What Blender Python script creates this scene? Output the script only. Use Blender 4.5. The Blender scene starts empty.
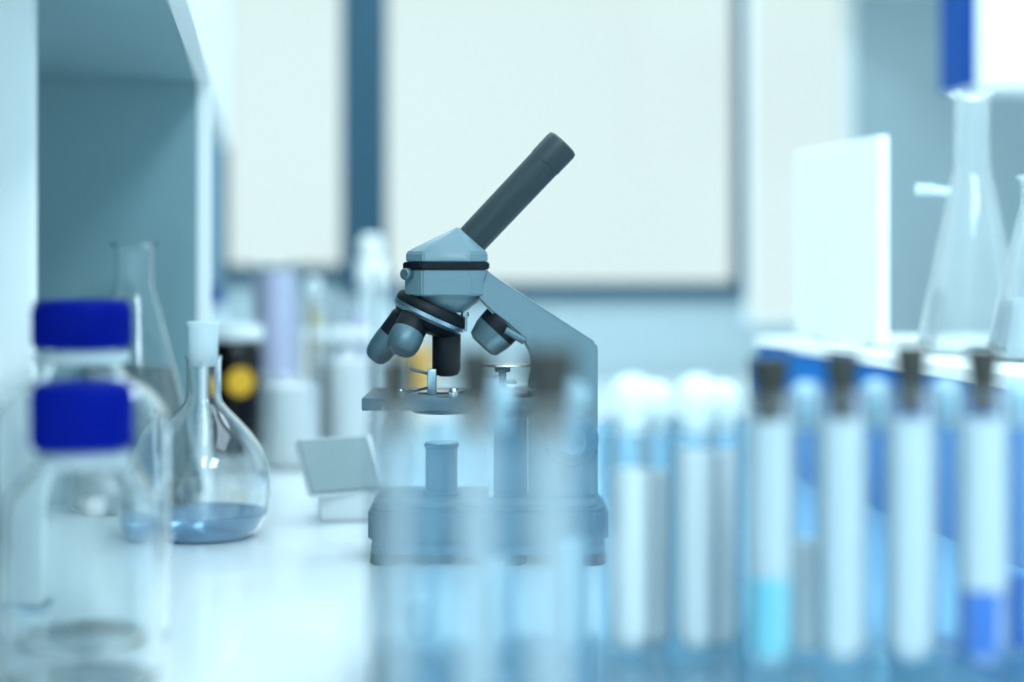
import bpy, bmesh, math, random
from mathutils import Vector, Matrix
random.seed(7)
sc = bpy.context.scene
PI = math.pi
# ---------------------------------------------------------------- camera
FPX = 1750.0; HOR = 262.0; BZ = 0.90; H = 0.228
YAW = math.atan2(512 - 262, FPX)
cd = bpy.data.cameras.new('camera'); cam = bpy.data.objects.new('camera', cd); sc.collection.objects.link(cam)
cam.location = (0, 0, BZ + H); cam.rotation_euler = (PI / 2, 0, -YAW)
cd.sensor_width = 36; cd.lens = FPX / 1024 * 36; cd.shift_y = -(341 - HOR) / 1024
cd.clip_start = 0.02
cd.dof.use_dof = True; cd.dof.focus_distance = 1.335; cd.dof.aperture_fstop = 1.8
sc.camera = cam
# ---------------------------------------------------------------- world, added fill lights, exposure
w = bpy.data.worlds.new('world'); sc.world = w; w.use_nodes = True
wn = w.node_tree.nodes['Background']
wn.inputs[0].default_value = (0.765, 0.93, 0.93, 1); wn.inputs[1].default_value = 1.0
vs = sc.view_settings
vs.view_transform = 'Standard'; vs.look = 'None'; vs.exposure = 0.0; vs.gamma = 1.0; vs.use_curve_mapping = False
FILLS = [(-0.15, 1.1, 8), (-0.15, 2.5, 18), (0.95, 1.1, 8), (0.95, 2.5, 16), (-0.1, -0.8, 54), (0.9, -0.8, 54)]  # unseen area lights added for overall level; last pair brightens from behind the camera
for i, (lx, ly, e) in enumerate(FILLS):
    ld = bpy.data.lights.new('added_fill', 'AREA'); ld.shape = 'RECTANGLE'; ld.size = 0.6; ld.size_y = 1.1
    ld.energy = e; ld.color = (0.72, 0.90, 1.0)
    lo = bpy.data.objects.new('added_fill', ld); sc.collection.objects.link(lo); lo.location = (lx, ly, 2.66)
sc.cycles.max_bounces = 24; sc.cycles.transmission_bounces = 24; sc.cycles.transparent_max_bounces = 40
sc.cycles.glossy_bounces = 6; sc.cycles.diffuse_bounces = 4
sc.cycles.sample_clamp_indirect = 4.0; sc.cycles.blur_glossy = 0.5
sc.cycles.use_denoising = True

R_ = Vector((math.cos(YAW), -math.sin(YAW), 0)); F_ = Vector((math.sin(YAW), math.cos(YAW), 0)); Z_ = Vector((0, 0, 1))
def P(px, py, D):
    return Vector((0, 0, BZ + H)) + D * (F_ + (px - 512) / FPX * R_ + (HOR - py) / FPX * Z_)
def G(px, D, z=0.0):
    p = P(px, 300, D); p.z = BZ + z; return p
def zat(py, D):                       # height above the bench
    return H + (HOR - py) / FPX * D

# ---------------------------------------------------------------- materials
def mat(name, col, rough=0.5, metal=0.0, spec=0.5, coat=0.0, noise=0.0, nscale=40.0, bump=0.0):
    m = bpy.data.materials.new(name); m.use_nodes = True; nt = m.node_tree; b = nt.nodes['Principled BSDF']
    b.inputs['Base Color'].default_value = (*col, 1); b.inputs['Roughness'].default_value = rough
    b.inputs['Metallic'].default_value = metal; b.inputs['Specular IOR Level'].default_value = spec
    b.inputs['Coat Weight'].default_value = coat
    if noise or bump:
        tc = nt.nodes.new('ShaderNodeTexCoord'); n = nt.nodes.new('ShaderNodeTexNoise'); n.inputs['Scale'].default_value = nscale
        nt.links.new(tc.outputs['Object'], n.inputs['Vector'])
        if noise:
            mx = nt.nodes.new('ShaderNodeMixRGB'); mx.blend_type = 'MIX'
            mx.inputs[1].default_value = (*[c * (1 - noise) for c in col], 1); mx.inputs[2].default_value = (*[min(1, c * (1 + noise)) for c in col], 1)
            nt.links.new(n.outputs['Fac'], mx.inputs[0]); nt.links.new(mx.outputs[0], b.inputs['Base Color'])
        if bump:
            bp = nt.nodes.new('ShaderNodeBump'); bp.inputs['Strength'].default_value = bump; bp.inputs['Distance'].default_value = 0.001
            nt.links.new(n.outputs['Fac'], bp.inputs['Height']); nt.links.new(bp.outputs[0], b.inputs['Normal'])
    return m
def solid_glass(name, col, ior=1.47, rough=0.0):
    m = bpy.data.materials.new(name); m.use_nodes = True; b = m.node_tree.nodes['Principled BSDF']
    b.inputs['Base Color'].default_value = (*col, 1); b.inputs['Transmission Weight'].default_value = 1
    b.inputs['IOR'].default_value = ior; b.inputs['Roughness'].default_value = rough
    return m
def thin_glass(name, face, edge, refl=1.0, rough=0.03, haze=0.0, hazecol=(0.8, 0.95, 1), dshare=0.5):
    """thin wall: light goes straight through, more glass to cross (and more mirror) at grazing angles"""
    m = bpy.data.materials.new(name); m.use_nodes = True; nt = m.node_tree; nt.nodes.clear()
    out = nt.nodes.new('ShaderNodeOutputMaterial'); lw = nt.nodes.new('ShaderNodeLayerWeight'); lw.inputs[0].default_value = 0.45
    ramp = nt.nodes.new('ShaderNodeMixRGB'); ramp.inputs[1].default_value = (*face, 1); ramp.inputs[2].default_value = (*edge, 1)
    nt.links.new(lw.outputs['Facing'], ramp.inputs[0])
    tr = nt.nodes.new('ShaderNodeBsdfTransparent'); nt.links.new(ramp.outputs[0], tr.inputs[0])
    gl = nt.nodes.new('ShaderNodeBsdfGlossy'); gl.inputs['Roughness'].default_value = rough
    fr = nt.nodes.new('ShaderNodeFresnel'); fr.inputs[0].default_value = 1.5
    ml = nt.nodes.new('ShaderNodeMath'); ml.operation = 'MULTIPLY'; ml.inputs[1].default_value = refl; ml.use_clamp = True
    nt.links.new(fr.outputs[0], ml.inputs[0])
    mx = nt.nodes.new('ShaderNodeMixShader'); nt.links.new(ml.outputs[0], mx.inputs[0])
    nt.links.new(tr.outputs[0], mx.inputs[1]); nt.links.new(gl.outputs[0], mx.inputs[2])
    last = mx
    if haze:
        df = nt.nodes.new('ShaderNodeBsdfTranslucent'); df.inputs[0].default_value = (*hazecol, 1)
        dd = nt.nodes.new('ShaderNodeBsdfDiffuse'); dd.inputs[0].default_value = (*hazecol, 1)
        ad = nt.nodes.new('ShaderNodeMixShader'); ad.inputs[0].default_value = dshare
        nt.links.new(df.outputs[0], ad.inputs[1]); nt.links.new(dd.outputs[0], ad.inputs[2])
        m2 = nt.nodes.new('ShaderNodeMixShader'); m2.inputs[0].default_value = haze
        nt.links.new(mx.outputs[0], m2.inputs[1]); nt.links.new(ad.outputs[0], m2.inputs[2]); last = m2
    nt.links.new(last.outputs[0], out.inputs[0])
    return m
M = {}
M['wall'] = mat('wall_paint', (0.41, 0.51, 0.54), 0.8, noise=0.03, nscale=8)
M['wallw'] = mat('white_wall_paint', (0.85, 0.9, 0.9), 0.7, noise=0.02, nscale=8)
M['floor'] = mat('vinyl_floor', (0.35, 0.42, 0.45), 0.4, noise=0.08, nscale=20)
M['ceil'] = mat('ceiling_paint', (0.8, 0.84, 0.85), 0.9, noise=0.02)
M['bench'] = mat('white_laminate', (0.79, 0.85, 0.865), 0.22, noise=0.015, nscale=60, coat=0.3)
M['frame'] = mat('window_frame_dark', (0.003, 0.055, 0.095), 0.6)
M['shelf'] = mat('shelf_laminate', (0.20, 0.34, 0.375), 0.6, noise=0.02, nscale=30)
M['white'] = mat('white_plastic', (0.86, 0.92, 0.92), 0.35)
M['whitel'] = mat('white_lacquer', (0.90, 0.93, 0.91), 0.5)
M['blue'] = mat('blue_plastic', (0.0, 0.06, 0.28), 0.5, spec=0.1)
M['capblue'] = mat('cap_blue', (0.0, 0.008, 0.24), 0.5, spec=0.06)
M['boxblue'] = mat('box_blue', (0.003, 0.16, 0.50), 0.6, spec=0.1, noise=0.05, nscale=10)
M['rubber'] = mat('black_rubber', (0.012, 0.014, 0.011), 0.65, noise=0.2, nscale=300)
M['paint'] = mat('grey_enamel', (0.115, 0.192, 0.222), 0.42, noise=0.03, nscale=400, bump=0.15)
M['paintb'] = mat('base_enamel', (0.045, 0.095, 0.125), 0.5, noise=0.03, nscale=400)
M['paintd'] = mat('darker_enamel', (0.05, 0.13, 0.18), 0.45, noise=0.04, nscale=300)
M['black'] = mat('black_enamel', (0.002, 0.005, 0.008), 0.5, spec=0.2)
M['tube'] = mat('eyepiece_black', (0.012, 0.026, 0.030), 0.45, spec=0.35, noise=0.15, nscale=600)
M['metal'] = mat('chrome', (0.75, 0.8, 0.82), 0.18, 1.0)
M['steel'] = mat('brushed_steel', (0.32, 0.42, 0.48), 0.35, 1.0, noise=0.1, nscale=200)
M['objm'] = mat('objective_grey', (0.07, 0.13, 0.155), 0.45, 0.4)
M['stage'] = mat('stage_metal', (0.06, 0.11, 0.14), 0.4, 0.2, noise=0.1, nscale=200)
M['glass'] = thin_glass('clear_glass', (0.975, 0.985, 0.985), (0.62, 0.78, 0.84), 1.0)
M['tglass'] = thin_glass('tube_glass', (0.997, 0.998, 0.999), (0.95, 0.98, 0.99), 0.55, haze=0.02, hazecol=(0.9, 0.98, 1))
M['sglass'] = solid_glass('borosilicate_glass', (0.97, 0.99, 0.99))
M['pglass'] = thin_glass('pale_glass', (0.97, 0.985, 0.99), (0.96, 0.985, 0.99), 0.6, haze=0.12, hazecol=(0.95, 1.0, 1))
M['frost'] = thin_glass('frosted_plastic', (0.85, 0.92, 0.95), (0.6, 0.75, 0.8), 1.0, 0.3, haze=0.85, hazecol=(0.9, 0.98, 1.0))
M['faint_glint'] = thin_glass('glint_pale_dim', (0.85, 0.95, 0.98), (0.8, 0.92, 0.96), 0.6, 0.3, haze=0.85, hazecol=(0.58, 0.76, 0.83))  # fainter tint for beads modelled as rim highlights
M['ball'] = thin_glass('glint_pale', (0.85, 0.95, 0.98), (0.8, 0.92, 0.96), 1.0, 0.3, haze=0.9, hazecol=(0.95, 1.0, 1.0))  # bright tint for beads modelled as rim highlights
M['pane'] = thin_glass('window_glass', (0.99, 0.995, 0.995), (0.9, 0.97, 0.97), 0.6, 0.0)
M['acryl'] = thin_glass('blue_acrylic', (0.95, 0.98, 0.993), (0.80, 0.92, 0.97), 0.8, 0.05, haze=0.05, hazecol=(0.45, 0.78, 1.0))
M['blue_veil'] = thin_glass('pale_blue_veil', (0.76, 0.90, 0.965), (0.6, 0.82, 0.94), 0.8, 0.05, haze=0.06, hazecol=(0.4, 0.75, 1.0))  # veil tint for the sheet added to the near rack
M['bluep'] = thin_glass('tinted_blue_acrylic', (0.60, 0.83, 0.94), (0.45, 0.75, 0.92), 0.8, 0.05, haze=0.10, hazecol=(0.3, 0.7, 1.0))
M['amber'] = thin_glass('amber_glass', (0.28, 0.13, 0.008), (0.02, 0.012, 0.004), 1.0, 0.05)
def liquid(name, col, haze=0.3, hazecol=None):
    return thin_glass(name, col, tuple(c * 0.75 for c in col), 0.6, 0.02, haze, hazecol or col, 0.88)
M['l_blue'] = liquid('pale_blue_solution', (0.66, 0.85, 1.0), 0.22, (0.5, 0.75, 1.0))
M['l_water'] = liquid('grey_solution', (0.62, 0.68, 0.68), 0.15, (0.6, 0.66, 0.66))
M['l_cyan'] = liquid('cyan_solution', (0.45, 0.88, 0.97), 0.9, (0.22, 0.68, 0.82))
M['l_deep'] = liquid('deep_blue_solution', (0.06, 0.40, 0.93), 0.9, (0.005, 0.19, 0.68))
M['l_pale'] = liquid('pale_solution', (0.93, 0.98, 0.99), 0.86, (0.64, 0.75, 0.80))
M['l_white'] = liquid('milky_solution', (0.96, 0.99, 0.99), 0.9, (0.95, 0.98, 0.98))
M['l_lav'] = liquid('lavender_solution', (0.8, 0.8, 0.99), 0.9, (0.82, 0.82, 1.0))
M['l_yel'] = liquid('yellow_solution', (0.95, 0.75, 0.25), 0.8, (1.0, 0.8, 0.4))
M['l_oran'] = liquid('orange_solution', (1.0, 0.6, 0.12), 0.75, (1.0, 0.66, 0.16))

# ---------------------------------------------------------------- mesh helpers
def link(name, bm, m, parent=None, loc=None, rot=None, smooth=True, angle=35):
    bmesh.ops.recalc_face_normals(bm, faces=bm.faces)
    me = bpy.data.meshes.new(name); bm.to_mesh(me); bm.free()
    if smooth:
        for p in me.polygons: p.use_smooth = True
        try: me.set_sharp_from_angle(angle=math.radians(angle))
        except Exception: pass
    o = bpy.data.objects.new(name, me); sc.collection.objects.link(o)
    me.materials.append(m)
    if parent: o.parent = parent
    if loc is not None: o.location = loc
    if rot is not None: o.rotation_euler = rot
    return o
def lathe(prof, segs=48, bm=None, mtx=None):
    bm = bm or bmesh.new(); rings = []
    for r, z in prof:
        if r < 1e-7: rings.append([bm.verts.new((0, 0, z))])
        else: rings.append([bm.verts.new((r * math.cos(2 * PI * i / segs), r * math.sin(2 * PI * i / segs), z)) for i in range(segs)])
    vs_ = [v for r in rings for v in r]
    for a, b in zip(rings, rings[1:]):
        if len(a) == 1 and len(b) == 1: continue
        for i in range(segs):
            j = (i + 1) % segs
            if len(a) == 1: bm.faces.new((a[0], b[j], b[i]))
            elif len(b) == 1: bm.faces.new((a[i], a[j], b[0]))
            else: bm.faces.new((a[i], a[j], b[j], b[i]))
    if mtx is not None: bmesh.ops.transform(bm, matrix=mtx, verts=vs_)
    return bm
def solid(prof, segs=48, bm=None, mtx=None):
    p = list(prof)
    if p[0][0] > 1e-7: p = [(0, p[0][1])] + p
    if p[-1][0] > 1e-7: p = p + [(0, p[-1][1])]
    return lathe(p, segs, bm, mtx)
def box(x0, x1, y0, y1, z0, z1, bevel=0.0, bm=None, segs=2):
    bm = bm or bmesh.new()
    r = bmesh.ops.create_cube(bm, size=1.0)
    for v in r['verts']:
        v.co = Vector(((x0 + x1) / 2 + v.co.x * (x1 - x0), (y0 + y1) / 2 + v.co.y * (y1 - y0), (z0 + z1) / 2 + v.co.z * (z1 - z0)))
    if bevel:
        es = list({e for v in r['verts'] for e in v.link_edges})
        bmesh.ops.bevel(bm, geom=es, offset=bevel, segments=segs, affect='EDGES', profile=0.5)
    return bm
def prism(pts, y0, y1, bevel=0.0, bm=None):
    """outline in XZ, given depth in Y"""
    bm = bm or bmesh.new()
    a = [bm.verts.new((x, y0, z)) for x, z in pts]; b = [bm.verts.new((x, y1, z)) for x, z in pts]
    n = len(pts); bm.faces.new(a); bm.faces.new(list(reversed(b)))
    for i in range(n): bm.faces.new((a[i], b[i], b[(i + 1) % n], a[(i + 1) % n]))
    bmesh.ops.recalc_face_normals(bm, faces=bm.faces)
    if bevel:
        es = [e for e in bm.edges if len(e.link_faces) == 2 and e.calc_face_angle(0) > 0.35]
        bmesh.ops.bevel(bm, geom=es, offset=bevel, segments=2, affect='EDGES')
    return bm
def hull(pts, bevel=0.0):
    bm = bmesh.new()
    for p in pts: bm.verts.new(p)
    r = bmesh.ops.convex_hull(bm, input=bm.verts)
    bmesh.ops.delete(bm, geom=[v for v in bm.verts if not v.link_faces], context='VERTS')
    bmesh.ops.dissolve_limit(bm, angle_limit=0.02, verts=bm.verts, edges=bm.edges)
    if bevel:
        es = [e for e in bm.edges if len(e.link_faces) == 2 and e.calc_face_angle(0) > 0.3]
        bmesh.ops.bevel(bm, geom=es, offset=bevel, segments=2, affect='EDGES')
    return bm
def axis_m(a, d):
    """matrix that puts the local z axis along d at point a"""
    q = Vector(d).normalized().to_track_quat('Z', 'Y')
    return Matrix.Translation(Vector(a)) @ q.to_matrix().to_4x4()
def cyl_between(a, b, r, segs=16, bm=None):
    a, b = Vector(a), Vector(b); L = (b - a).length
    return solid([(r, 0), (r, L)], segs, bm, axis_m(a, b - a))
def tag(o, label, cat, group=None):
    o['label'] = label; o['category'] = cat
    if group: o['group'] = group
    return o
def thing(name, label, cat, loc, rz=0.0, group=None):
    o = bpy.data.objects.new(name, None); sc.collection.objects.link(o); o.empty_display_size = 0.02
    o.location = loc; o.rotation_euler = (0, 0, rz)
    return tag(o, label, cat, group)
def struct(name, bm, m, **k):
    o = link(name, bm, m, smooth=False, **k); o['kind'] = 'structure'; return o
def wallglass(outer, th, segs=48):
    """closed glass shell of revolution open at the top: outer profile up (r,z), inner back down"""
    inner = []
    for k, (r, z) in enumerate(outer):
        if r < 1e-6: inner.append((0, z + th * 1.3))
        else:
            # offset inwards along the profile normal
            p0 = outer[max(0, k - 1)]; p1 = outer[min(len(outer) - 1, k + 1)]
            dx, dz = p1[0] - p0[0], p1[1] - p0[1]; L = math.hypot(dx, dz) or 1
            inner.append((max(r - th * dz / L, 0.0005), z + th * dx / L if k < len(outer) - 1 else z))
    return outer + list(reversed(inner)), inner
def arc(cx, cz, r, a0, a1, n):
    return [(cx + r * math.cos(math.radians(a0 + (a1 - a0) * i / n)), cz + r * math.sin(math.radians(a0 + (a1 - a0) * i / n))) for i in range(n + 1)]

# ================================================================ THE ROOM
XL, XR, YB, YW, ZC = -0.80, 2.05, -2.2, 3.35, 2.70
struct('floor', box(XL, XR, YB, YW, -0.1, 0), M['floor'])
struct('ceiling', box(XL, XR, YB, YW, ZC, ZC + 0.1), M['ceil'])
struct('wall_left', box(XL - 0.1, XL, YB, YW, 0, ZC), M['wallw'])
struct('wall_right', box(XR, XR + 0.1, YB, YW, 0, ZC), M['wall'])
struct('wall_back', box(XL, XR, YB - 0.1, YB, 0, ZC), M['wall'])
def wx(px):                            # picture column -> X on the window wall (built square to the bench)
    t = (px - 512) / FPX
    dx = F_.x + t * R_.x; dy = F_.y + t * R_.y
    return dx / dy * YW
def wz(px, py):
    t = (px - 512) / FPX
    D = YW / (F_.y + t * R_.y)
    return BZ + H + (HOR - py) / FPX * D
W1 = (wx(222), wx(344), wz(285, 272)); W2 = (wx(384), wx(739), wz(560, 289)); W3 = (wx(746), wx(852), wz(800, 325))
ZT = 2.5
bm = bmesh.new(); y0, y1 = YW, YW + 0.05
z_lo = 0
box(XL, W1[0], y0, y1, 0, ZC, bm=bm); box(W3[1], XR, y0, y1, 0, ZC, bm=bm)
box(W1[0], W3[1], y0, y1, ZT, ZC, bm=bm)
box(W1[0], W1[1], y0, y1, 0, W1[2], bm=bm); box(W1[1], W2[0], y0, y1, 0, ZT, bm=bm)
box(W2[0], W2[1], y0, y1, 0, W2[2], bm=bm); box(W2[1], W3[0], y0, y1, 0, ZT, bm=bm); box(W3[0], W3[1], y0, y1, 0, W3[2], bm=bm)
struct('wall_window_side', bm, M['wall'])
def window(n, x0, x1, zb, zt, fw, fm, side_l=None):
    o = bpy.data.objects.new('window_%d' % n, None); sc.collection.objects.link(o); o.location = ((x0 + x1) / 2, YW, zb); o['kind'] = 'structure'
    L = o.location
    def bx(a, b, c, d, e, f): return box(a - L.x, b - L.x, c - L.y, d - L.y, e - L.z, f - L.z, bevel=0.002)
    yy0, yy1 = YW - 0.012, YW + 0.035
    sl = side_l or 0.012
    b = bx(x0 - sl, x0, yy0, yy1, zb - fw, zt + fw)
    for q in ((x1, x1 + 0.012, zb - fw, zt + fw), (x0, x1, zb - fw, zb), (x0, x1, zt, zt + fw)):
        box(q[0] - L.x, q[1] - L.x, yy0 - L.y, yy1 - L.y, q[2] - L.z, q[3] - L.z, bm=b)
    link('window_frame', b, fm, o, smooth=False)
    link('window_pane', bx(x0, x1, YW + 0.02, YW + 0.026, zb, zt), M['pane'], o, smooth=False)
    return o
window(1, W1[0] + 0.01, W1[1] - 0.004, W1[2] + 0.012, ZT - 0.03, 0.032, M['frame'])
window(2, W2[0] + 0.005, W2[1] - 0.004, W2[2] + 0.012, ZT - 0.03, 0.032, M['frame'])
window(3, W3[0] + 0.01, W3[1] - 0.01, W3[2] + 0.01, ZT - 0.03, 0.01, M['white'])
t1 = struct('trim_1', box(W1[1] - 0.004, W2[0] + 0.004, YW - 0.03, YW - 0.0125, W1[2] - 0.05, ZT, bevel=0.002), M['frame'])

struct('trim_2', box(XL + 0.3, W1[0] - 0.012, YW - 0.012, YW - 0.001, BZ + 0.002, ZT), mat('blue_grey_trim', (0.12, 0.30, 0.44), 0.6))
# ================================================================ BENCH
bm = box(XL + 0.002, XR - 0.002, -0.5, YW - 0.014, BZ - 0.03, BZ)
tag(link('bench_worktop', bm, M['bench'], smooth=False), 'long glossy white laboratory bench top carrying the microscope and glassware', 'worktop')
bc = thing('bench_cabinet', 'white base cabinet run under the white bench top', 'cabinet', (0.6, 1.4, 0))
link('carcass', box(XL + 0.01 - 0.6, XR - 0.61, -1.8, YW - 1.42, 0.08, BZ - 0.031), M['white'], bc, smooth=False)
link('plinth', box(XL + 0.05 - 0.6, XR - 0.65, -1.75, YW - 1.45, 0.0, 0.08), M['paintd'], bc, smooth=False)

# ---- overhead shelf on the left with its dividing panel
DP = 1.74
pr = P(199, 82, DP)                    # lower right corner under the shelf at the panel
zs = pr.z; xs = pr.x; yp = pr.y
sh = thing('overhead_shelf', 'white edged grey overhead shelf on an upright panel at the left', 'shelf', (xs - 0.15, yp, BZ))
def rel(o, x0, x1, y0, y1, z0, z1, **k):
    l = o.location; return box(x0 - l.x, x1 - l.x, y0 - l.y, y1 - l.y, z0 - l.z, z1 - l.z, **k)
link('shelf_board', rel(sh, XL + 0.003, xs - 0.002, 0.35, YW - 0.6, zs, zs + 0.05), M['shelf'], sh, smooth=False)
o = link('front_edge', rel(sh, xs - 0.002, xs + 0.012, 0.35, YW - 0.6, zs - 0.001, zs + 0.34, bevel=0.001), M['whitel'], sh, smooth=False); o['label'] = 'bright white front edge'
link('upright_panel', rel(sh, XL + 0.003, xs - 0.002, yp, yp + 0.058, BZ, zs), M['shelf'], sh, smooth=False)
o = link('panel_edge', rel(sh, xs - 0.002, xs + 0.0105, yp + 0.001, yp + 0.06, BZ, zs - 0.001, bevel=0.001), M['whitel'], sh, smooth=False); o['label'] = 'white edge strip'
# near white post at the left border of the picture
pp = G(32, 1.13)
wp = thing('white_post', 'blurred bright white upright post at the left end of the bench', 'post', (pp.x - 0.03, pp.y, BZ))
link('post_body', box(-0.03, 0.03, 0, 0.03, 0.004, zs - BZ - 0.002, bevel=0.003), M['whitel'], wp)
link('post_foot', box(-0.035, 0.035, -0.004, 0.034, 0, 0.004), M['steel'], wp)

# ================================================================ MICROSCOPE (side on to the camera)
DM = 1.345
mc = G(480, 1.365)
sm = DM / FPX
mic = thing('microscope', 'grey monocular microscope with black inclined eyepiece tube, in sharp focus', 'microscope', mc, -YAW)
dshift = (mc - G(480, DM)).length
def X(px): return (px - 480) * sm
def Zm(py): return max(0.0, zat(py, DM))
def PT(*pts): return [(X(a), Zm(b)) for a, b in pts]
# base
def chamfer_slab(x0, x1, yh, z0, z1, c, bev=0.003):
    pts = []
    for z in (z0, z1):
        for (sx, sy) in ((x0, -1), (x1, -1), (x1, 1), (x0, 1)):
            ox = c if sx == x0 else -c
            pts.append((sx + ox, sy * yh, z)); pts.append((sx, sy * (yh - c), z))
    return hull(pts, bev)
zb0, zb1 = 0.0165, Zm(503)
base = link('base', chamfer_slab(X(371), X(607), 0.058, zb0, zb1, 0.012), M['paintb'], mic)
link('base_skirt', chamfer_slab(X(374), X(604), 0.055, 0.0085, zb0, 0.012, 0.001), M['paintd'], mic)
for (fx, fy) in ((388, -0.042), (388, 0.042), (590, -0.042), (590, 0.042), (512, -0.042)):
    link('rubber_foot', solid([(0.010, 0), (0.012, 0.0015), (0.011, 0.0087)], 24), M['black'], mic, (X(fx), fy, 0))
link('base_plate', chamfer_slab(X(382), X(596), 0.05, zb1, zb1 + 0.004, 0.01, 0.001), M['paint'], mic)
zt = zb1 + 0.004
# arm
arm_pts = PT((486, 270), (500, 280), (597, 343), (598.5, 349), (598.5, 502), (529, 502), (529, 384), (533, 366), (529, 352), (520, 336), (508, 325), (492, 313), (477, 298))
arm_pts[4] = (arm_pts[4][0], zt); arm_pts[5] = (arm_pts[5][0], zt)
arm = link('arm', prism(arm_pts, -0.019, 0.019, 0.002), M['paint'], mic)
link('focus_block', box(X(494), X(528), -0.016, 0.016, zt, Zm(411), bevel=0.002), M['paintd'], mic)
o = link('block_edge', box(X(489), X(494), -0.0165, 0.0165, zt, Zm(417), bevel=0.0008), M['white'], mic); o['label'] = 'bright white guide strip'
# coarse and fine focus knobs on both sides
for s in (-1, 1):
    prof = [(0.0195, 0), (0.0205, 0.002), (0.0205, 0.015), (0.019, 0.017), (0.013, 0.017)]
    bm = bmesh.new(); mt = axis_m((X(571), s * 0.019, Zm(438)), (0, s, 0))
    solid(prof, 40, bm, mt)
    for k in range(40):
        a = 2 * PI * k / 40
        c = Vector((X(571) + 0.0205 * math.cos(a), s * 0.0275, Zm(438) + 0.0205 * math.sin(a)))
        box(c.x - .0007, c.x + .0007, c.y - .0055, c.y + .0055, c.z - .0007, c.z + .0007, bm=bm)
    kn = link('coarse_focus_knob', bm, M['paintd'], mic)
    link('fine_focus_knob', solid([(0.011, 0.017), (0.0115, 0.018), (0.0115, 0.025), (0.010, 0.0265)], 32, None, mt), M['steel'], kn)
# head
def octa(x0, x1, yh, c, z):
    return [(x0 + c, -yh, z), (x1 - c, -yh, z), (x1, -yh + c, z), (x1, yh - c, z), (x1 - c, yh, z), (x0 + c, yh, z), (x0, yh - c, z), (x0, -yh + c, z)]
hx0, hx1, hy = X(405), X(488), 0.030
head = link('head', hull(octa(hx0, hx1, hy, 0.014, Zm(296)) + octa(hx0, hx1, hy, 0.014, Zm(269)), 0.0012), M['paint'], mic)
link('black_ring', hull(octa(X(403), X(489.5), hy + 0.0015, 0.0145, Zm(269.5)) + octa(X(403), X(489.5), hy + 0.0015, 0.0145, Zm(262)), 0.001), M['black'], mic)
tb, te = Vector((X(472), 0, Zm(239.5))), Vector((X(566), 0, Zm(140)))
ax = (te - tb).normalized(); side = Vector((ax.z, 0, -ax.x))
up = octa(X(406), X(487.5), hy - 0.0005, 0.014, Zm(262.2)) + octa(X(406), X(487.5), hy - 0.001, 0.014, Zm(252.5))
for q in range(12):
    a = 2 * PI * q / 12
    up.append(tuple(tb + side * 0.0142 * math.cos(a) + Vector((0, 1, 0)) * 0.0155 * math.sin(a)))
up += [(X(412), -0.016, Zm(249)), (X(412), 0.016, Zm(249)), (X(458), -0.014, Zm(226.5)), (X(458), 0.014, Zm(226.5))]
link('inclined_head_top', hull(up, 0.001), M['paint'], mic)
L = (te - tb).length; mt = axis_m(tb - ax * 0.002, ax)
link('eyepiece_tube', solid([(0.0126, 0), (0.0128, 0.003), (0.0132, L * 0.80)], 48, None, mt), M['tube'], mic)
ep = link('eyepiece', solid([(0.0132, L * 0.80), (0.0136, L * 0.802), (0.0138, L * 0.97), (0.0132, L * 1.0), (0.0105, L * 1.012), (0.0095, L * 1.008), (0.0095, L * 1.0)], 48, None, mt), M['tube'], mic)
link('eye_lens', solid([(0.0093, L * 1.0), (0.0093, L * 1.003), (0.006, L * 1.006)], 32, None, mt), M['glass'], ep)
sk = link('clamp_screw', solid([(0.0042, 0), (0.0046, 0.001), (0.0046, 0.006), (0.0036, 0.007)], 24, None, axis_m((X(410), -hy + 0.010, Zm(274)), (-0.55, -0.83, 0))), M['objm'], mic)
# neck under the head and turret
link('nosepiece_mount', solid([(0.0135, Zm(313)), (0.024, Zm(303)), (0.026, Zm(296))], 40, None, Matrix.Translation((X(447), 0, 0))), M['paint'], mic)
tilt = math.radians(25)
tn = Vector((-math.sin(tilt), 0, -math.cos(tilt)))       # down and to the left
tc = Vector((X(431), 0, Zm(311)))
mt = axis_m(tc, tn)
tur = link('turret', solid([(0.019, -0.006), (0.0275, -0.0055), (0.0298, -0.002), (0.0298, 0.0015), (0.0285, 0.002)], 56, None, mt), M['black'], mic)
o = link('turret_band', solid([(0.0285, 0.002), (0.030, 0.0025), (0.030, 0.0055), (0.0275, 0.008)], 56, None, mt), M['steel'], tur); o['label'] = 'silver knurled band'
link('turret_dome', solid([(0.0275, 0.008), (0.025, 0.012), (0.018, 0.016), (0.008, 0.018)], 48, None, mt), M['black'], tur)
def objective(a, d, L, r, tip, ring=True):
    a = Vector(a); mt = axis_m(a, d)
    ob = link('objective', solid([(r * 0.8, -0.004), (r * 0.95, 0), (r, 0.001), (r, L * 0.42)], 36, None, mt), M['black'], mic)
    link('objective_barrel', solid([(r, L * 0.42), (r * 1.03, L * 0.46), (r * 1.03, L * 0.74), (r * 0.95, L * 0.86), (r * 0.8, L * 0.95), (tip * 0.8, L), (tip * 0.4, L)], 36, None, mt), M['objm'], ob)
    if ring:
        link('objective_ring', solid([(r * 1.0, L * 0.02), (r * 1.12, L * 0.025), (r * 1.12, L * 0.06), (r, L * 0.065)], 36, None, mt), M['metal'], ob)
ob = link('objective', solid([(0.0110, Zm(326)), (0.0112, Zm(333)), (0.0112, Zm(371)), (0.009, Zm(376)), (0.005, Zm(378))], 40, None, Matrix.Translation((X(446), 0, 0))), M['black'], mic)
o = link('objective_ring', solid([(0.0112, Zm(332.5)), (0.0125, Zm(332)), (0.0125, Zm(330)), (0.0105, Zm(329.5))], 40, None, Matrix.Translation((X(446), 0, 0))), M['metal'], ob); o['label'] = 'bright silver ring'
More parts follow.
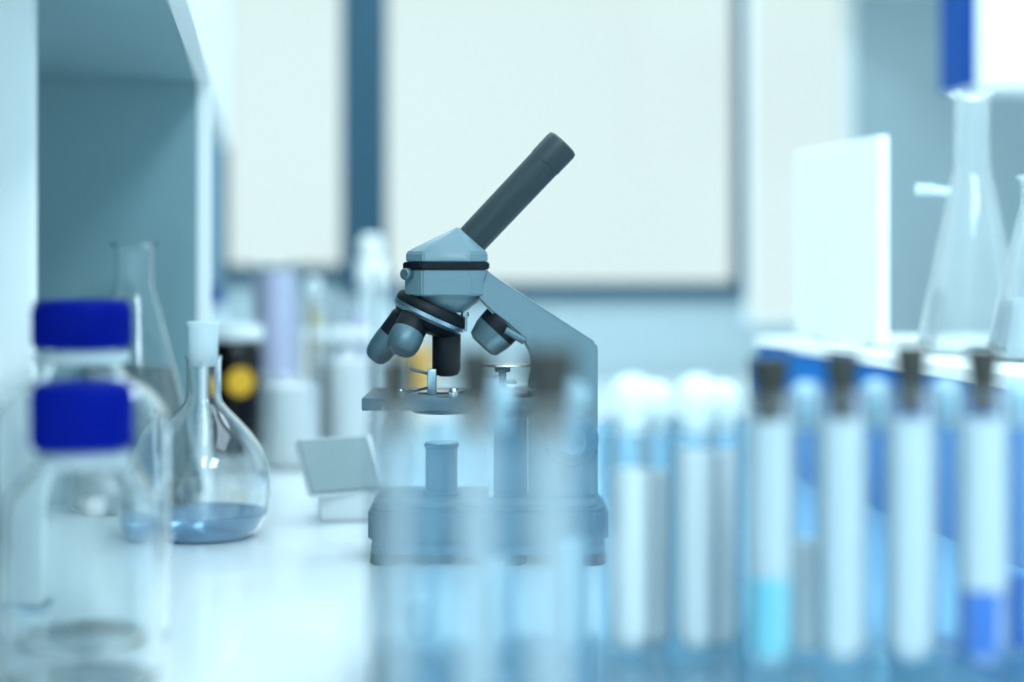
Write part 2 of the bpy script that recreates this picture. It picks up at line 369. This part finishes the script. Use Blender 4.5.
objective((X(403), 0.006, Zm(318)), (-0.58, 0.10, -0.80), 0.042, 0.0108, 0.0075, False)
objective((X(416), -0.014, Zm(318)), (-0.38, -0.42, -0.80), 0.032, 0.0125, 0.009, False)
# side objective / lamp barrel on the inner slope of the arm
bm = solid([(0.0165, 0), (0.0168, 0.001), (0.0166, 0.010)], 40, None, axis_m((X(505), -0.004, Zm(322)), (-0.68, 0, -0.73)))
b2 = link('side_barrel', bm, M['black'], mic)
link('side_barrel_tip', solid([(0.0166, 0.010), (0.0163, 0.014), (0.0135, 0.024), (0.010, 0.0262)], 40, None, axis_m((X(505), -0.004, Zm(322)), (-0.68, 0, -0.73))), M['objm'], b2)
link('barrel_bracket', cyl_between((X(506), -0.0205, Zm(330)), (X(525), -0.0205, Zm(341)), 0.003, 16), M['objm'], b2)
link('stop_screw', cyl_between((X(466), -0.012, Zm(314)), (X(466), -0.012, Zm(332)), 0.0011, 12, solid([(0.003, 0), (0.0033, 0.001), (0.003, 0.0035)], 16, None, Matrix.Translation((X(465), -0.012, Zm(317))))), M['steel'], mic)
# stage
stz1, stz0 = Zm(394.5), Zm(407)
link('stage', box(X(366), X(560), -0.055, 0.055, stz0, stz1, bevel=0.0008), M['stage'], mic)
link('stage_bracket', box(X(500), X(530), -0.02, 0.02, stz0 - 0.008, stz0, bevel=0.001), M['paintd'], mic)
bm = solid([(0.022, stz0 - 0.006), (0.024, stz0 - 0.005), (0.024, stz0)], 40, None, Matrix.Translation((X(442), 0, 0)))
link('condenser', bm, M['stage'], mic)
link('glass_slide', box(X(418), X(476), -0.013, 0.013, stz1, stz1 + 0.0012), M['glass'], mic, smooth=False)
for (cx0, cy0, cx1, cy1) in ((402, -0.035, 430, -0.006), (455, -0.035, 478, -0.006)):
    bm = cyl_between((X(cx0), cy0, stz1 + 0.002), (X(cx1), cy1, stz1 + 0.0045), 0.0012, 10)
    solid([(0.004, stz1), (0.004, stz1 + 0.004), (0.0028, stz1 + 0.006)], 20, bm, Matrix.Translation((X(cx0), cy0, 0)))
    link('stage_clip', bm, M['metal'], mic)
bm = cyl_between((X(411), -0.03, Zm(368)), (X(430), -0.02, Zm(374)), 0.0012, 10)
box(X(428), X(437), -0.026, -0.014, stz1, Zm(369), 0.0008, bm)
link('slide_holder', bm, M['steel'], mic)
# levelling disc with stem and small plates behind the objective
bm = solid([(0.0195, 0), (0.020, 0.0006), (0.0195, 0.0016)], 40, None, Matrix.Translation((X(507), -0.026, Zm(365.6))))
dk = link('stage_disc', bm, M['metal'], mic)
link('disc_stem', solid([(0.003, stz1), (0.003, Zm(372)), (0.006, Zm(371)), (0.006, Zm(366))], 20, None, Matrix.Translation((X(503), -0.026, 0))), M['objm'], dk)
for (a, b, zc) in ((480, 500, 376), (505, 517, 381), (517, 535, 387.5)):
    link('vernier_plate', box(X(a), X(b), -0.045, -0.012, Zm(zc) - 0.0006, Zm(zc) + 0.0006), M['steel'], mic)
# illuminator
il = link('illuminator', solid([(0.0145, zt), (0.0145, zt + 0.003), (0.0125, zt + 0.004), (0.0125, Zm(450)), (0.0138, Zm(449)), (0.0138, Zm(446)), (0.0125, Zm(445.5))], 40, None, Matrix.Translation((X(441), 0, 0))), M['paintd'], mic)
o = link('lens_ring', solid([(0.0128, Zm(445.5)), (0.0128, Zm(444.5)), (0.0105, Zm(444.3))], 40, None, Matrix.Translation((X(441), 0, 0))), M['metal'], il)

# ================================================================ FLASKS AND BOTTLES (LEFT)
def reagent_bottle(px, D, capw, cap_top, cap_h, body_r, label):
    loc = G(px, D); t = thing('reagent_bottle', label, 'bottle', loc, 0.3)
    zt_ = zat(cap_top, D); rc = capw / 2; zc = zt_ - cap_h
    rn = rc * 0.80; r = body_r; zsb = zc - 0.045 * (r / 0.05)
    o_ = [(0, 0.002), (r * 0.80, 0.002), (r * 0.86, 0.0), (r * 0.95, 0.003), (r, 0.010), (r, zsb - 0.004)]
    o_ += [(r * 0.985, zsb + 0.004), (r * 0.93, zsb + 0.012), (r * 0.80, zsb + 0.021), (rn * 1.18, zsb + 0.030), (rn * 1.02, zsb + 0.036), (rn, zc - 0.008), (rn, zt_ - 0.008)]
    prof, inner = wallglass(o_, 0.0022)
    link('bottle_body', lathe(prof, 64), M['sglass'], t)
    link('pour_ring', lathe([(rn + .001, zc - 0.009), (rc * 0.99, zc - 0.008), (rc * 1.0, zc - 0.003), (rn + .001, zc - 0.002), (rn + .001, zc - 0.009)], 48), M['frost'], t)
    bm = solid([(rc * 0.97, zc), (rc, zc + 0.002), (rc, zt_ - 0.003), (rc * 0.96, zt_ - 0.0005), (rc * 0.92, zt_)], 72)
    for k in range(48):
        a = 2 * PI * k / 48
        solid([(0.0011, zc + 0.003), (0.0011, zt_ - 0.005)], 6, bm, Matrix.Translation((rc * math.cos(a), rc * math.sin(a), 0)))
    link('screw_cap', bm, M['capblue'], t)
    return t
reagent_bottle(82, 1.055, 0.0570, 300, 0.029, 0.0525, 'larger glass bottle with blue screw cap, standing behind the other blue capped bottle')
reagent_bottle(82, 0.945, 0.0530, 382, 0.036, 0.0430, 'shorter glass bottle with blue screw cap, in front of the taller bottle')

# pear shaped volumetric flask with pale blue liquid
DF = 1.45; fl = thing('volumetric_flask', 'round pear-shaped glass flask with white stopper holding pale blue liquid', 'flask', G(203.6, DF))
sf = DF / FPX
zz = lambda py: max(0, zat(py, DF))
fo = [(0, 0.004), (0.022, 0.003), (0.033, 0.0), (0.040, 0.002), (0.0475, 0.009), (0.0530, 0.020), (0.0557, 0.034), (0.0558, 0.046), (0.0535, 0.060), (0.0485, 0.073), (0.0405, 0.085), (0.032, 0.0945), (0.0240, 0.1025), (0.0180, 0.1090), (0.0152, 0.1130), (0.0143, 0.118), (0.0143, zz(360)), (0.0152, zz(358)), (0.0152, zz(356))]
prof, inner = wallglass(fo, 0.0014)
link('flask_body', lathe(prof, 72), M['sglass'], fl)
zl = zz(511)
lq = []
for r, z in inner:
    if z < zl: lq.append((max(0, r - 0.0001) if r > 0.001 else 0, z + 0.0002))
lq.append((0.0525, zl))
link('pale_blue_liquid', solid(lq, 72), M['l_blue'], fl)
link('stopper', solid([(0.0100, zz(366)), (0.0112, zz(356.5)), (0.0118, zz(354)), (0.0122, zz(328)), (0.0128, zz(326)), (0.0136, zz(324.5)), (0.0136, zz(322.5)), (0.0128, zz(321.5))], 40), M['frost'], fl)

def erlenmeyer(name, px, D, topy, neck_r, base_r, label, base_z=0.0, liquid_py=None, mt=None, g=None, rim=1.25, lm=None, neckf=0.17):
    loc = G(px, D, base_z); t = thing(name, label, 'flask', loc)
    zt_ = zat(topy, D) - base_z; zn = zt_ * (1 - neckf)
    o_ = [(0, 0.002), (base_r * 0.88, 0.0), (base_r * 0.97, 0.003), (base_r, 0.009), (base_r * 0.97, 0.018)]
    o_ += [(neck_r * 1.25, zn - 0.012), (neck_r * 1.03, zn), (neck_r, zn + 0.006), (neck_r, zt_ - 0.006), (neck_r * rim, zt_ - 0.002), (neck_r * rim, zt_)]
    prof, inner = wallglass(o_, 0.0018)
    link('flask_body', lathe(prof, 56), mt or M['sglass'], t)
    if liquid_py:
        zl = zat(liquid_py, D) - base_z
        a, b = (base_r * 0.97, 0.018), (neck_r * 1.25, zn - 0.012)
        f = (zl - a[1]) / (b[1] - a[1]); rl = a[0] + (b[0] - a[0]) * f - 0.003
        link('liquid', solid([(base_r * 0.85, 0.004), (base_r - 0.003, 0.010), (base_r * 0.97 - 0.003, 0.018), (rl, zl)], 48), lm or M['l_water'], t)
    return t
erlenmeyer('conical_flask', 134, 1.645, 243, 0.0175, 0.068, 'tall clear conical flask before the grey panel, behind the round flask', liquid_py=368)

# amber bottle with white lid
DA = 2.15; am = thing('amber_bottle', 'dark amber glass jar with flat white lid, beyond the round flask', 'bottle', G(234, DA))
zl0 = zat(340, DA)
link('bottle_body', lathe(wallglass([(0, 0.001), (0.030, 0), (0.034, 0.004), (0.034, zl0 - 0.016), (0.031, zl0 - 0.006), (0.027, zl0 - 0.003), (0.027, zl0)], 0.002)[0], 40), M['amber'], am)
link('lid', solid([(0.034, zl0 + 0.0005), (0.0355, zl0 + 0.002), (0.0355, zat(327, DA)), (0.033, zat(325, DA))], 40), M['white'], am)
o = link('glow_disc', cyl_between((0.008, -0.0335, zat(380, DA)), (0.0085, -0.0352, zat(380, DA)), 0.017, 32), mat('yellow_glow', (0.85, 0.46, 0.02), 0.6), am); o['label'] = 'round yellow disc for the glow through the glass'  # flat yellow disc painted for light glowing through the amber glass
link('amber_liquid', solid([(0.031, 0.003), (0.0318, 0.006), (0.0318, zl0 * 0.55)], 40), liquid('amber_solution', (0.75, 0.38, 0.03), 0.5, (0.9, 0.5, 0.04)), am)

# small bench meter with tilted head
DD = 1.56; th = math.radians(30) - YAW
dm = thing('bench_meter', 'small pale grey device with tilted square head, left of the microscope', 'device', G(347, DD), 0.0)
u = Vector((math.cos(th), math.sin(th), 0)); n = Vector((math.sin(th), -math.cos(th), 0)); bt = math.radians(36)
v = -Z_ * math.cos(bt) + n * math.sin(bt); nn = u.cross(v).normalized()
if nn.dot(F_) > 0: nn = -nn
TL = P(297, 438, DD - 0.02) - Vector(G(347, DD))
wS, hS, tS = 0.075, 0.056, 0.010
pts = [TL + u * a * wS + v * b * hS - nn * c * tS for a in (0, 1) for b in (0, 1) for c in (0, 1)]
hd = link('tilted_head', hull([tuple(p) for p in pts], 0.002), M['white'], dm)
pts = [TL + u * (0.01 + a * 0.90) * wS + v * (0.03 + b * 0.96) * hS + nn * (-0.002 + c * 0.0026) for a in (0, 1) for b in (0, 1) for c in (0, 1)]
o = link('face_panel', hull([tuple(p) for p in pts], 0.0006), mat('pale_teal_face', (0.24, 0.32, 0.33), 0.5), hd); o['label'] = 'flat blank greyish face'
cT = TL + u * 0.5 * wS + v * 0.75 * hS - nn * 0.008
link('meter_base', box(cT.x - 0.022, cT.x + 0.026, cT.y - 0.006, cT.y + 0.04, 0, 0.026, bevel=0.003), M['white'], dm)
link('meter_neck', cyl_between((cT.x + 0.002, cT.y + 0.012, 0.02), (cT.x + 0.002, cT.y + 0.012, cT.z), 0.008), M['white'], dm)

# ================================================================ TEST TUBES
def tube(px, D, r, rimpy, botpy, label, stop_or_glint=None, liq=None, level=None, mt=None, group=None, rz=0, upper=None, stop_top=352, sr=0.0088):
    zr, z0 = zat(rimpy, D), zat(botpy, D)
    loc = G(px, D, 0)
    loc.z = BZ + z0
    t = thing('test_tube', label, 'test tube', loc, 0, group)
    Lh = zr - z0
    o_ = arc(0, r, r, -90, 0, 8); o_[0] = (0, 0); o_ += [(r, Lh - 0.004), (r * 1.08, Lh - 0.002), (r * 1.08, Lh)]
    prof, inner = wallglass(o_, 0.0012)
    link('tube_body', lathe(prof, 36), mt or M['tglass'], t)
    if liq:
        zl = zat(level, D) - z0; ri = r - 0.0016
        p_ = [(rr * ri / r, zz_ * ri / r + 0.0016) for rr, zz_ in arc(0, r, r, -90, 0, 8)]
        p_[0] = (0, 0.0016)
        link('liquid', solid([q for q in p_ if q[1] < zl] + [(ri, zl)], 32), liq, t)
    if upper: link('upper_liquid', solid([(r - 0.0016, zat(level, D) - z0 + 0.0004), (r - 0.0016, zat(upper, D) - z0)], 32), M['l_pale'], t)
    if stop_or_glint == 'black':
        he = zat(stop_top, D) - z0 - Lh
        link('rubber_stopper', solid([(sr * 0.66, Lh - 0.015), (sr * 0.80, Lh + 0.0005), (sr, Lh + he - 0.001), (sr * 0.94, Lh + he)], 32), M['rubber'], t)
    elif stop_or_glint in ('ball', 'dim_glint'):  # pale bead at the rim, modelled in place of a blurred highlight
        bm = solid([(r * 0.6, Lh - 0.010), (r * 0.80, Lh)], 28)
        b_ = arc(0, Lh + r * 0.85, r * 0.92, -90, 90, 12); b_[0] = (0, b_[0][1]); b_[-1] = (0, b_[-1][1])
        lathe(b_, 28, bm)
        link('glint_bead', bm, M['ball'] if stop_or_glint == 'ball' else M['faint_glint'], t)
    return t
DB = 0.885
words = ['leftmost', 'second', 'third', 'rightmost']
gB = 'tubes with dark stoppers in the right half of the acrylic rack'
tube(770, DB, 0.0137, 392, 668, 'leftmost dark stoppered tube of the four at the right, holding light cyan liquid', 'black', M['l_cyan'], 575, group=gB, upper=420, stop_top=357, sr=0.0105)
tube(842, DB, 0.0137, 388, 664, 'dark stoppered test tube second from the left of the four at the right, pale contents', 'black', M['l_pale'], 420, group=gB, stop_top=354)
tube(911, DB, 0.0137, 384, 664, 'dark stoppered test tube third from the left of the four at the right', 'black', M['l_pale'], 420, group=gB, stop_top=345)
tube(983, DB, 0.0137, 384, 668, 'rightmost dark stoppered tube at the right, deep blue liquid in its bottom', 'black', M['l_deep'], 588, group=gB, upper=420, stop_top=348)
DC = 0.935
gC = 'tubes in the rear row of the acrylic rack'
tube(420, DC, 0.0100, 420, 650, 'open test tube at the left end of the acrylic rack', None, M['l_white'], 600, group=gC)
tube(495, DC, 0.0110, 414, 652, 'tube with a single pale bead as rim glint in front of the microscope stage', 'dim_glint', M['l_white'], 560, group=gC)
tube(569, DC, 0.0110, 414, 652, 'tube with pale bead as rim glint in front of the microscope focus knob', 'dim_glint', M['l_white'], 540, group=gC)
tube(632, DC, 0.0120, 414, 652, 'tube with pale bead as rim glint just right of the microscope arm', 'ball', M['l_white'], 470, group=gC)
tube(697, DC, 0.0120, 414, 652, 'tube with pale bead as rim glint left of the first dark stoppered tube of the right four', 'ball', M['l_white'], 450, group=gC)
tube(655, DC + 0.035, 0.0105, 414, 648, 'tube with pale bead as rim glint overlapping behind the one right of the microscope arm', 'ball', M['l_white'], 470, group=gC)
tube(722, DC + 0.035, 0.0105, 414, 648, 'tube with pale bead as rim glint closest to the first dark stoppered tube of the right four', 'ball', M['l_white'], 450, group=gC)
tube(806, DC, 0.0095, 412, 655, 'tube with pale bead as rim glint between first and second dark stoppers at the right', 'dim_glint', M['l_white'], 540, group=gC)
tube(876, DC, 0.0095, 410, 655, 'tube with pale bead as rim glint between second and third dark stoppers at the right', 'dim_glint', group=gC)
tube(946, DC, 0.0095, 408, 655, 'tube with pale bead as rim glint between third and fourth dark stoppers at the right', 'dim_glint', group=gC)
tube(1018, DC, 0.0095, 408, 655, 'tube with pale bead as rim glint beyond the last dark stopper, at the right border', 'dim_glint', M['l_deep'], 575, group=gC)
# acrylic rack carrying both rows
def rack(name, px0, px1, D, yd, zs_, holes, label, m, endth=0.004, back=None):
    a = G(px0, D); b = G(px1, D); L = (b - a).length
    t = thing(name, label, 'rack', a, -YAW)
    zt_ = max(zs_[-1] + 0.003, zat(418, D) if back else 0)
    for z in zs_:
        bm = bmesh.new()
        link('rack_shelf', box(0, L, -yd / 2, yd / 2, z - 0.0015, z + 0.0015, bm=bm), m, t, smooth=False)
    for x in (0, L):
        link('end_panel', box(x - endth / 2, x + endth / 2, -yd / 2, yd / 2, 0, zt_, bevel=0.001), m, t, smooth=False)
    if back:
        o = link('tint_panel', box(max(0.003, (604 - px0) / (px1 - px0) * L if px1 > 800 else 0), L - 0.003, yd / 2, yd / 2 + 0.003, 0.0, zat(420, D + yd / 2)), back, t, smooth=False); o['label'] = 'blue tinted clear back panel added as a veil'  # added sheet that turns the view through it bluish
    return t
rack('test_tube_rack', 383, 1075, (DB + DC) / 2 + 0.018, 0.125, (0.016,), None, 'long clear blue acrylic rack holding the dark stoppered and glint topped tubes', M['acryl'], back=M['bluep'])
# nearest row, strongly out of focus
DN = 0.76
gN = 'out of focus dark stoppered tubes nearest the camera'
tube(396, DN, 0.0085, 402, 735, 'strongly blurred tube with slim dark stopper over the left end of the microscope stage', 'black', mt=M['pglass'], group=gN, stop_top=356, sr=0.0080)
tube(476, DN, 0.0095, 402, 735, 'strongly blurred tube with dark stopper below the vertical microscope objective', 'black', mt=M['pglass'], group=gN, stop_top=348, sr=0.0098)
tube(549, DN, 0.0105, 402, 735, 'strongly blurred tube with broad dark stopper before the microscope arm', 'black', mt=M['pglass'], group=gN, stop_top=348, sr=0.0128)
rack('test_tube_rack', 384, 606, DN, 0.035, (0.004,), None, 'short clear rack nearest the camera with three blurred dark stoppered tubes', M['glass'], back=M['blue_veil'])  # blue back sheet added to veil the microscope base

# ================================================================ RIGHT: BLUE UNIT WITH WHITE TOP, PANEL, FLASKS, WALL CABINET
DFAR = 2.0; pf = P(754, 336, DFAR); xe = pf.x; zu = pf.z
yn = P(1024, 375.6, DFAR * 74 / 113.6).y - 0.10
un = thing('storage_unit', 'low blue storage unit with white top behind the stoppered tubes', 'storage unit', (xe + 0.2, (yn + pf.y) / 2, BZ))
link('blue_body', rel(un, xe + 0.004, xe + 0.42, yn + 0.004, pf.y - 0.004, BZ, zu - 0.012), M['boxblue'], un, smooth=False)
link('white_top', rel(un, xe, xe + 0.43, yn, pf.y, zu - 0.012, zu, bevel=0.002), M['whitel'], un, smooth=False)
zu_r = zu - BZ
pa = P(880, 350, (H - zu_r) * FPX / (350 - HOR)); pbm = P(790, 338, (H - zu_r) * FPX / (338 - HOR))
wb = thing('white_board', 'upright plain white board standing on the white topped unit', 'board', (pa.x, (pa.y + pbm.y) / 2, zu))
hB = zat(135, (H - zu_r) * FPX / (350 - HOR)) - zu_r
link('board_panel', box(-0.002, 0.010, -(pbm.y - pa.y) / 2, (pbm.y - pa.y) / 2 - 0.004, 0.006, hB, bevel=0.002), M['whitel'], wb, smooth=False)
for s in (-1, 1):
    link('board_foot', box(-0.004, 0.03, s * 0.08 - 0.008, s * 0.08 + 0.008, 0, 0.006, bevel=0.001), M['white'], wb, smooth=False)
e1 = erlenmeyer('filter_flask', 972, 1.62, 92, 0.0165, 0.050, 'tall clear conical flask with side arm, on the white topped unit', zu_r, None, M['pglass'], neckf=0.30, rim=1.4)
zsa = zat(192, 1.62) - zu_r
bm = cyl_between(tuple(-R_ * 0.020 + Z_ * zsa), tuple(-R_ * 0.052 + Z_ * (zsa + 0.004)), 0.004, 16)
for k in range(3): cyl_between(tuple(-R_ * (0.036 + k * 0.006) + Z_ * (zsa + 0.002)), tuple(-R_ * (0.039 + k * 0.006) + Z_ * (zsa + 0.0025)), 0.0055, 16, bm)
link('side_arm', bm, M['frost'], e1)
erlenmeyer('conical_flask', 1040, 1.50, 175, 0.016, 0.045, 'shorter clear conical flask at the right border, on the white topped unit', zu_r, 300, M['pglass'], lm=M['l_pale'])
pc = P(940, 88, 2.6); pc2 = P(968, 88, 2.6)
wc = thing('wall_cabinet', 'hanging white cabinet with blue side in the upper right', 'cabinet', (pc.x + 0.2, 2.8, pc.z))
yc0, yc1 = 2.25, 2.25
dd = P(968, 85, 1); 
# near face plane at Y=yc0 passes column 968, far end of its side at the window wall side
xc = (F_.x + (968 - 512) / FPX * R_.x) / (F_.y + (968 - 512) / FPX * R_.y) * yc0
t_ = (940 - 512) / FPX; yc1 = xc / ((F_.x + t_ * R_.x) / (F_.y + t_ * R_.y))
Dc = yc0 / (F_.y + (968 - 512) / FPX * R_.y); zc = BZ + zat(86, Dc)
l = wc.location
wc.location = (xc + 0.2, (yc0 + yc1) / 2, zc); l = wc.location
link('blue_side', rel(wc, xc, xc + 0.012, yc0, yc1, zc, zc + 0.7), M['blue'], wc, smooth=False)
link('cabinet_box', rel(wc, xc + 0.0122, xc + 0.6, yc0 + 0.02, yc1, zc, zc + 0.7), M['white'], wc, smooth=False)
dr = link('cabinet_door', rel(wc, xc + 0.0125, xc + 0.6, yc0, yc0 + 0.0195, zc, zc + 0.7, bevel=0.001), M['whitel'], wc, smooth=False)
link('door_handle', cyl_between(tuple(Vector((xc + 0.5, yc0 - 0.02, zc + 0.04)) - l), tuple(Vector((xc + 0.5, yc0 - 0.02, zc + 0.14)) - l), 0.005), M['steel'], dr)
link('wall_bracket', rel(wc, xc + 0.1, xc + 0.5, yc1, YW - 0.001, zc + 0.3, zc + 0.36), M['white'], wc, smooth=False)

# ================================================================ BACKGROUND GLASSWARE LEFT OF THE MICROSCOPE
def cylinder(px, D, r, topy, label, liq=None, level=None, m=None):
    t = thing('measuring_cylinder', label, 'measuring cylinder', G(px, D)); zt_ = zat(topy, D)
    prof, inner = wallglass([(0, 0.006), (r * 0.9, 0.006), (r, 0.010), (r, zt_ - 0.003), (r * 1.1, zt_)], 0.0015)
    link('cylinder_body', lathe(prof, 36), m or M['tglass'], t)
    link('foot', solid([(r * 1.7, 0), (r * 1.7, 0.003), (r * 1.1, 0.006), (r * 0.8, 0.0065)], 6), M['frost'], t, smooth=False)
    if liq: link('liquid', solid([(r * 0.85, 0.0085), (r - 0.002, 0.012), (r - 0.002, zat(level, D))], 32), liq, t)
    return t
cylinder(277, 2.25, 0.031, 262, 'wide measuring cylinder full of lavender liquid, right of the amber jar', M['l_lav'], 272)
cylinder(320, 2.02, 0.012, 300, 'slim measuring cylinder of milky liquid between the two beakers', M['l_white'], 350)
cylinder(384, 1.98, 0.013, 270, 'slim clear measuring cylinder just left of the microscope head', None, None)
def beaker(px, D, r, topy, label, liq=None, level=None):
    t = thing('beaker', label, 'beaker', G(px, D)); zt_ = zat(topy, D)
    prof, inner = wallglass([(0, 0.001), (r * 0.93, 0), (r, 0.006), (r, zt_ - 0.003), (r * 1.06, zt_)], 0.0016)
    link('beaker_body', lathe(prof, 40), M['tglass'], t)
    if liq: link('liquid', solid([(r * 0.9, 0.003), (r - 0.002, 0.008), (r - 0.002, zat(level, D))], 36), liq, t)
    return t
beaker(292, 1.95, 0.034, 372, 'low clear beaker of milky liquid before the lavender cylinder', M['l_white'], 385)
beaker(352, 2.0, 0.034, 345, 'clear beaker with milky liquid left of the microscope stage', M['l_white'], 360)
beaker(418, 2.85, 0.036, 336, 'beaker of orange liquid seen between the microscope objectives', M['l_oran'], 345)
# white tube rack with short coloured vials
DR = 2.35
ra = G(306, DR); rb = G(378, DR); Lr = (rb - ra).length
rk = thing('vial_rack', 'white two tier vial rack standing beyond the beakers', 'rack', ra, -YAW)
for py in (338, 400):
    link('rack_shelf', box(0, Lr, -0.03, 0.03, zat(py, DR), zat(py - 9, DR), bevel=0.001), M['whitel'], rk, smooth=False)
for x in (0, Lr): link('end_panel', box(x - 0.003, x + 0.003, -0.03, 0.03, 0, zat(329, DR), bevel=0.001), M['whitel'], rk, smooth=False)
for px, lq_, lv, cap, lab in ((314, 'l_yel', 306, 'ball', 'vial of yellow liquid with pale bead as rim glint in the white rack'), (338, 'l_pale', 300, None, 'open clear vial in the middle of the white rack'), (360, 'l_lav', 312, None, 'open vial of faint lavender liquid at the right of the white rack')):
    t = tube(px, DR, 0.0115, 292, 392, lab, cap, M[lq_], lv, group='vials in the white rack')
# white wash bottle with knob top
DWb = 2.12
wbt = thing('wash_bottle', 'white plastic bottle with round knob cap before the dark window frame', 'bottle', G(371, 2.62))
z_ = lambda py: zat(py, 2.62)
link('bottle_body', solid([(0.026, 0), (0.028, 0.004), (0.028, z_(330)), (0.022, z_(305)), (0.017, z_(292)), (0.016, z_(286))], 36), M['frost'], wbt)
link('collar', solid([(0.020, z_(286)), (0.0215, z_(284)), (0.0215, z_(262)), (0.019, z_(259))], 32), M['whitel'], wbt)
link('knob_cap', solid([(0.010, z_(259)), (0.0165, z_(255)), (0.0175, z_(247)), (0.0155, z_(239)), (0.009, z_(235))], 32), M['whitel'], wbt)
# small blue capped vial in front of the window strip
bv = thing('small_bottle', 'small white bottle with blue cap, between grey panel and lavender cylinder', 'bottle', G(216, 2.75))
z_ = lambda py: zat(py, 2.75)
link('bottle_body', solid([(0.020, 0), (0.022, 0.004), (0.022, z_(325)), (0.012, z_(312)), (0.010, z_(304))], 32), M['frost'], bv)
link('cap', solid([(0.012, z_(304)), (0.0125, z_(302)), (0.0125, z_(288)), (0.011, z_(286))], 32), M['blue'], bv)
